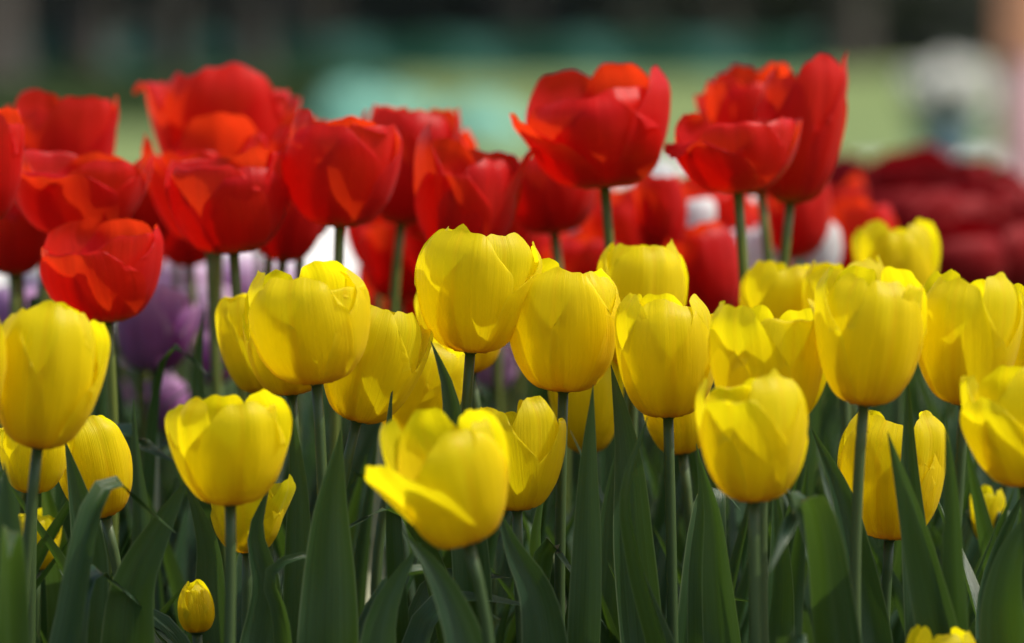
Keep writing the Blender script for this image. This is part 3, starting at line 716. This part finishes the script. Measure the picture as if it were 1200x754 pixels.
def tree(label, px, d, wpx, h, crown_r, crown_c, seed):
    rg = np.random.default_rng(seed)
    base = at(px, 20 + CAM_Z * FPX / d, d); base[2] = 0
    r = wpx * ppx(d) / 2
    e = empty('tree', base); tag(e, label, 'tree', 'trees on the far side of the lawn')
    b = MB()
    z = np.array([-.1, .12, .5, 1.2, h * .35, h * .55, h * .8])
    lean = rg.uniform(-.03, .03, 2)
    pts = np.stack([base[0] + lean[0] * z, base[1] + lean[1] * z, z], -1)
    b.tube(pts, r * np.array([1.5, 1.25, 1.05, 1.0, .85, .65, .3]), 16)
    tr = b.build('trunk', M['bark'], e, origin=base)
    for k in range(6):
        a = k * 1.05 + rg.uniform(-.3, .3); z0 = h * rg.uniform(.36, .6)
        o = np.array([math.cos(a), math.sin(a), 0]); L = crown_r * rg.uniform(.5, .85)
        s0 = base + [lean[0] * z0, lean[1] * z0, z0]
        b = MB(); b.tube([s0, s0 + o * L * .4 + [0, 0, L * .25], s0 + o * L + [0, 0, L * .75]], [r * .45, r * .3, r * .08], 8)
        b.build('limb', M['bark'], tr, origin=base)
    b = MB()
    for k in range(16):
        o = rg.normal(size=3); o /= np.linalg.norm(o); o *= crown_r * rg.uniform(.3, .85); o[2] *= .75
        leaf_cloud(b, base + [0, 0, h * .72] + o, np.array([.5, .5, .38]) * crown_r * rg.uniform(.7, 1.1), 420, .20, rg)
    b.build('crown', M['crown'], e, origin=base)
tree('grey-brown tree trunk, broad, above the tall dark red tulip', 358, 66, 74, 11, 4.2, 0, 1)
tree('pale brown tree trunk above the gap between two red clumps', 600, 69, 62, 12, 4.4, 0, 2)
tree('grey tree trunk standing above the tall pointed red tulip', 990, 70, 60, 11, 4.0, 0, 3)
tree('slim dark tree trunk above the large lone red tulip', 842, 68, 36, 10, 3.6, 0, 4)
tree('dark tree trunk in shade at the far left of the lawn', 96, 58, 54, 11, 4.4, 0, 5)
tree('shaded tree trunk above the left red clump, before the hedge', 200, 52, 30, 10, 3.8, 0, 6)

tree('big shade tree over the dim lawn, its trunk nearly at the picture edge', -22, 47, 90, 12, 4.6, 0, 7)
tree('shade tree farther back beyond the left red clump', 290, 56, 44, 12, 4.2, 0, 8)

# green netting fence
e = empty('net_fence', (0, 60, 0)); tag(e, 'low green netting fence across the far side of the lawn', 'fence')
xs = np.linspace(-6.4, 3.2, 13)
for x in xs:
    b = MB(); b.tube([[x, 60, -.05], [x, 60, .2], [x, 60, .50]], [.02, .02, .018], 8); b.build('post', M['post'], e, origin=(0, 60, 0))
X, Z = np.meshgrid(np.linspace(xs[0], xs[-1], 200), np.linspace(.02, .46, 8))
sag = .05 * np.abs(np.sin((X - xs[0]) / (xs[1] - xs[0]) * np.pi)) * (Z / .46)
b = MB()
b.grid(np.stack([X, 59.97 + .04 * np.sin(X * 5 + Z * 6), Z - sag], -1)); b.grid(np.stack([X, 59.96 + .04 * np.sin(X * 5 + Z * 6), Z - sag], -1)[:, ::-1])
b.build('netting', M['net'], e, origin=(0, 60, 0))

# turquoise sheet heaped on the lawn
base = at(486, 20 + CAM_Z * FPX / 31.0, 31.0); base[2] = 0
e = empty('plastic_sheet', base); tag(e, 'turquoise plastic sheet heaped on the lawn behind the red tulips', 'plastic sheet')
def heap(mb, prof, dep, zs=1.0):
    xs_ = np.array([p[0] for p in prof]); hs_ = np.array([p[1] for p in prof])
    t = np.linspace(xs_[0], xs_[-1], 60); top = np.interp(t, xs_, hs_)
    a = np.linspace(0, np.pi, 18)
    T, A = np.meshgrid(t, a)
    H_ = top[None, :] * np.sin(A) ** .7
    fold_ = .02 * np.sin(T * 31 + 3 * np.sin(A * 2)) * np.sin(A) + .012 * np.sin(T * 57 + A * 4) * np.sin(A)
    mb.grid(np.stack([T + fold_, -dep * np.cos(A) * (top / top.max())[None, :] ** .5 + fold_, np.maximum(H_ + fold_, .012 * (H_ > 1e-3))], -1))
q = ppx(31.0)
pf = [((x - 486) * q, max(0.02, CAM_Z - (y - 20) * 31.0 / FPX)) for x, y in [(362, 180), (372, 128), (385, 106), (420, 104), (470, 114), (510, 126)]]
b = MB(); heap(b, pf, .28); b.build('folded_sheet', M['turq'], e)
pf = [((x - 486) * q, max(0.02, CAM_Z - (y - 20) * 30.6 / FPX)) for x, y in [(500, 150), (520, 130), (550, 120), (580, 122), (604, 140), (622, 178)]]
b = MB(); heap(b, pf, .30); o = b.build('crumpled_end', M['turq'], e); o.location = (0, -.25, 0)

# white flowering plant in a blue-green pot
d = 25.0; base = at(1110, 20 + CAM_Z * FPX / d, d); base[2] = 0; q = ppx(d)
e = empty('potted_plant', base); tag(e, 'white flowering plant in a blue-green pot on the path edge', 'potted plant')
b = MB()
zz = np.array([0.0, .012, .05, .12, .17, .19, .195, .19, .16]); rr = np.array([.001, .09, .105, .14, .155, .165, .16, .145, .14])
b.tube(np.stack([0 * zz, 0 * zz, zz], -1), rr, 28, cap=False); b.build('pot', M['pot'], e)
b = MB(); b.tube([[0, 0, .14], [0, 0, .16]], [.138, .138], 24); b.build('soil', M['soil'], e)
b = MB()
for k in range(9):
    a = k * .7; b.tube([[0, 0, .15], [.05 * math.cos(a), .05 * math.sin(a), .26], [.13 * math.cos(a), .13 * math.sin(a), .36]], [.008, .007, .004], 6)
b.build('stems', M['stem'], e)
b = MB(); leaf_cloud(b, (0, 0, .27), (.15, .15, .09), 500, .03, rng); b.build('leaves', M['leaf'], e)
b = MB()
for k in range(64):
    v_ = rng.normal(size=3); v_ /= np.linalg.norm(v_)
    lumpy_ball(b, np.array([0, 0, .35]) + v_ * np.array([.19, .19, .115]) * rng.uniform(.75, 1), rng.uniform(.025, .042), rng, 7)
b.build('blossom', M['blossom'], e)

# pink post with orange upper part at the picture edge
d = 22.0; base = at(1200, 20 + CAM_Z * FPX / d, d); base[2] = 0
e = empty('painted_post', base); tag(e, 'pink painted post with an orange upper part beside the path', 'post')
b = MB(); b.tube([[0, 0, .0], [0, 0, .05], [0, 0, .5]], [.115, .10, .10], 20); b.build('shaft', M['pink'], e)
b = MB(); b.tube([[0, 0, .5], [0, 0, .52], [0, 0, 1.05], [0, 0, 1.08]], [.104, .108, .108, .09], 20); b.build('upper_part', M['orange'], e)
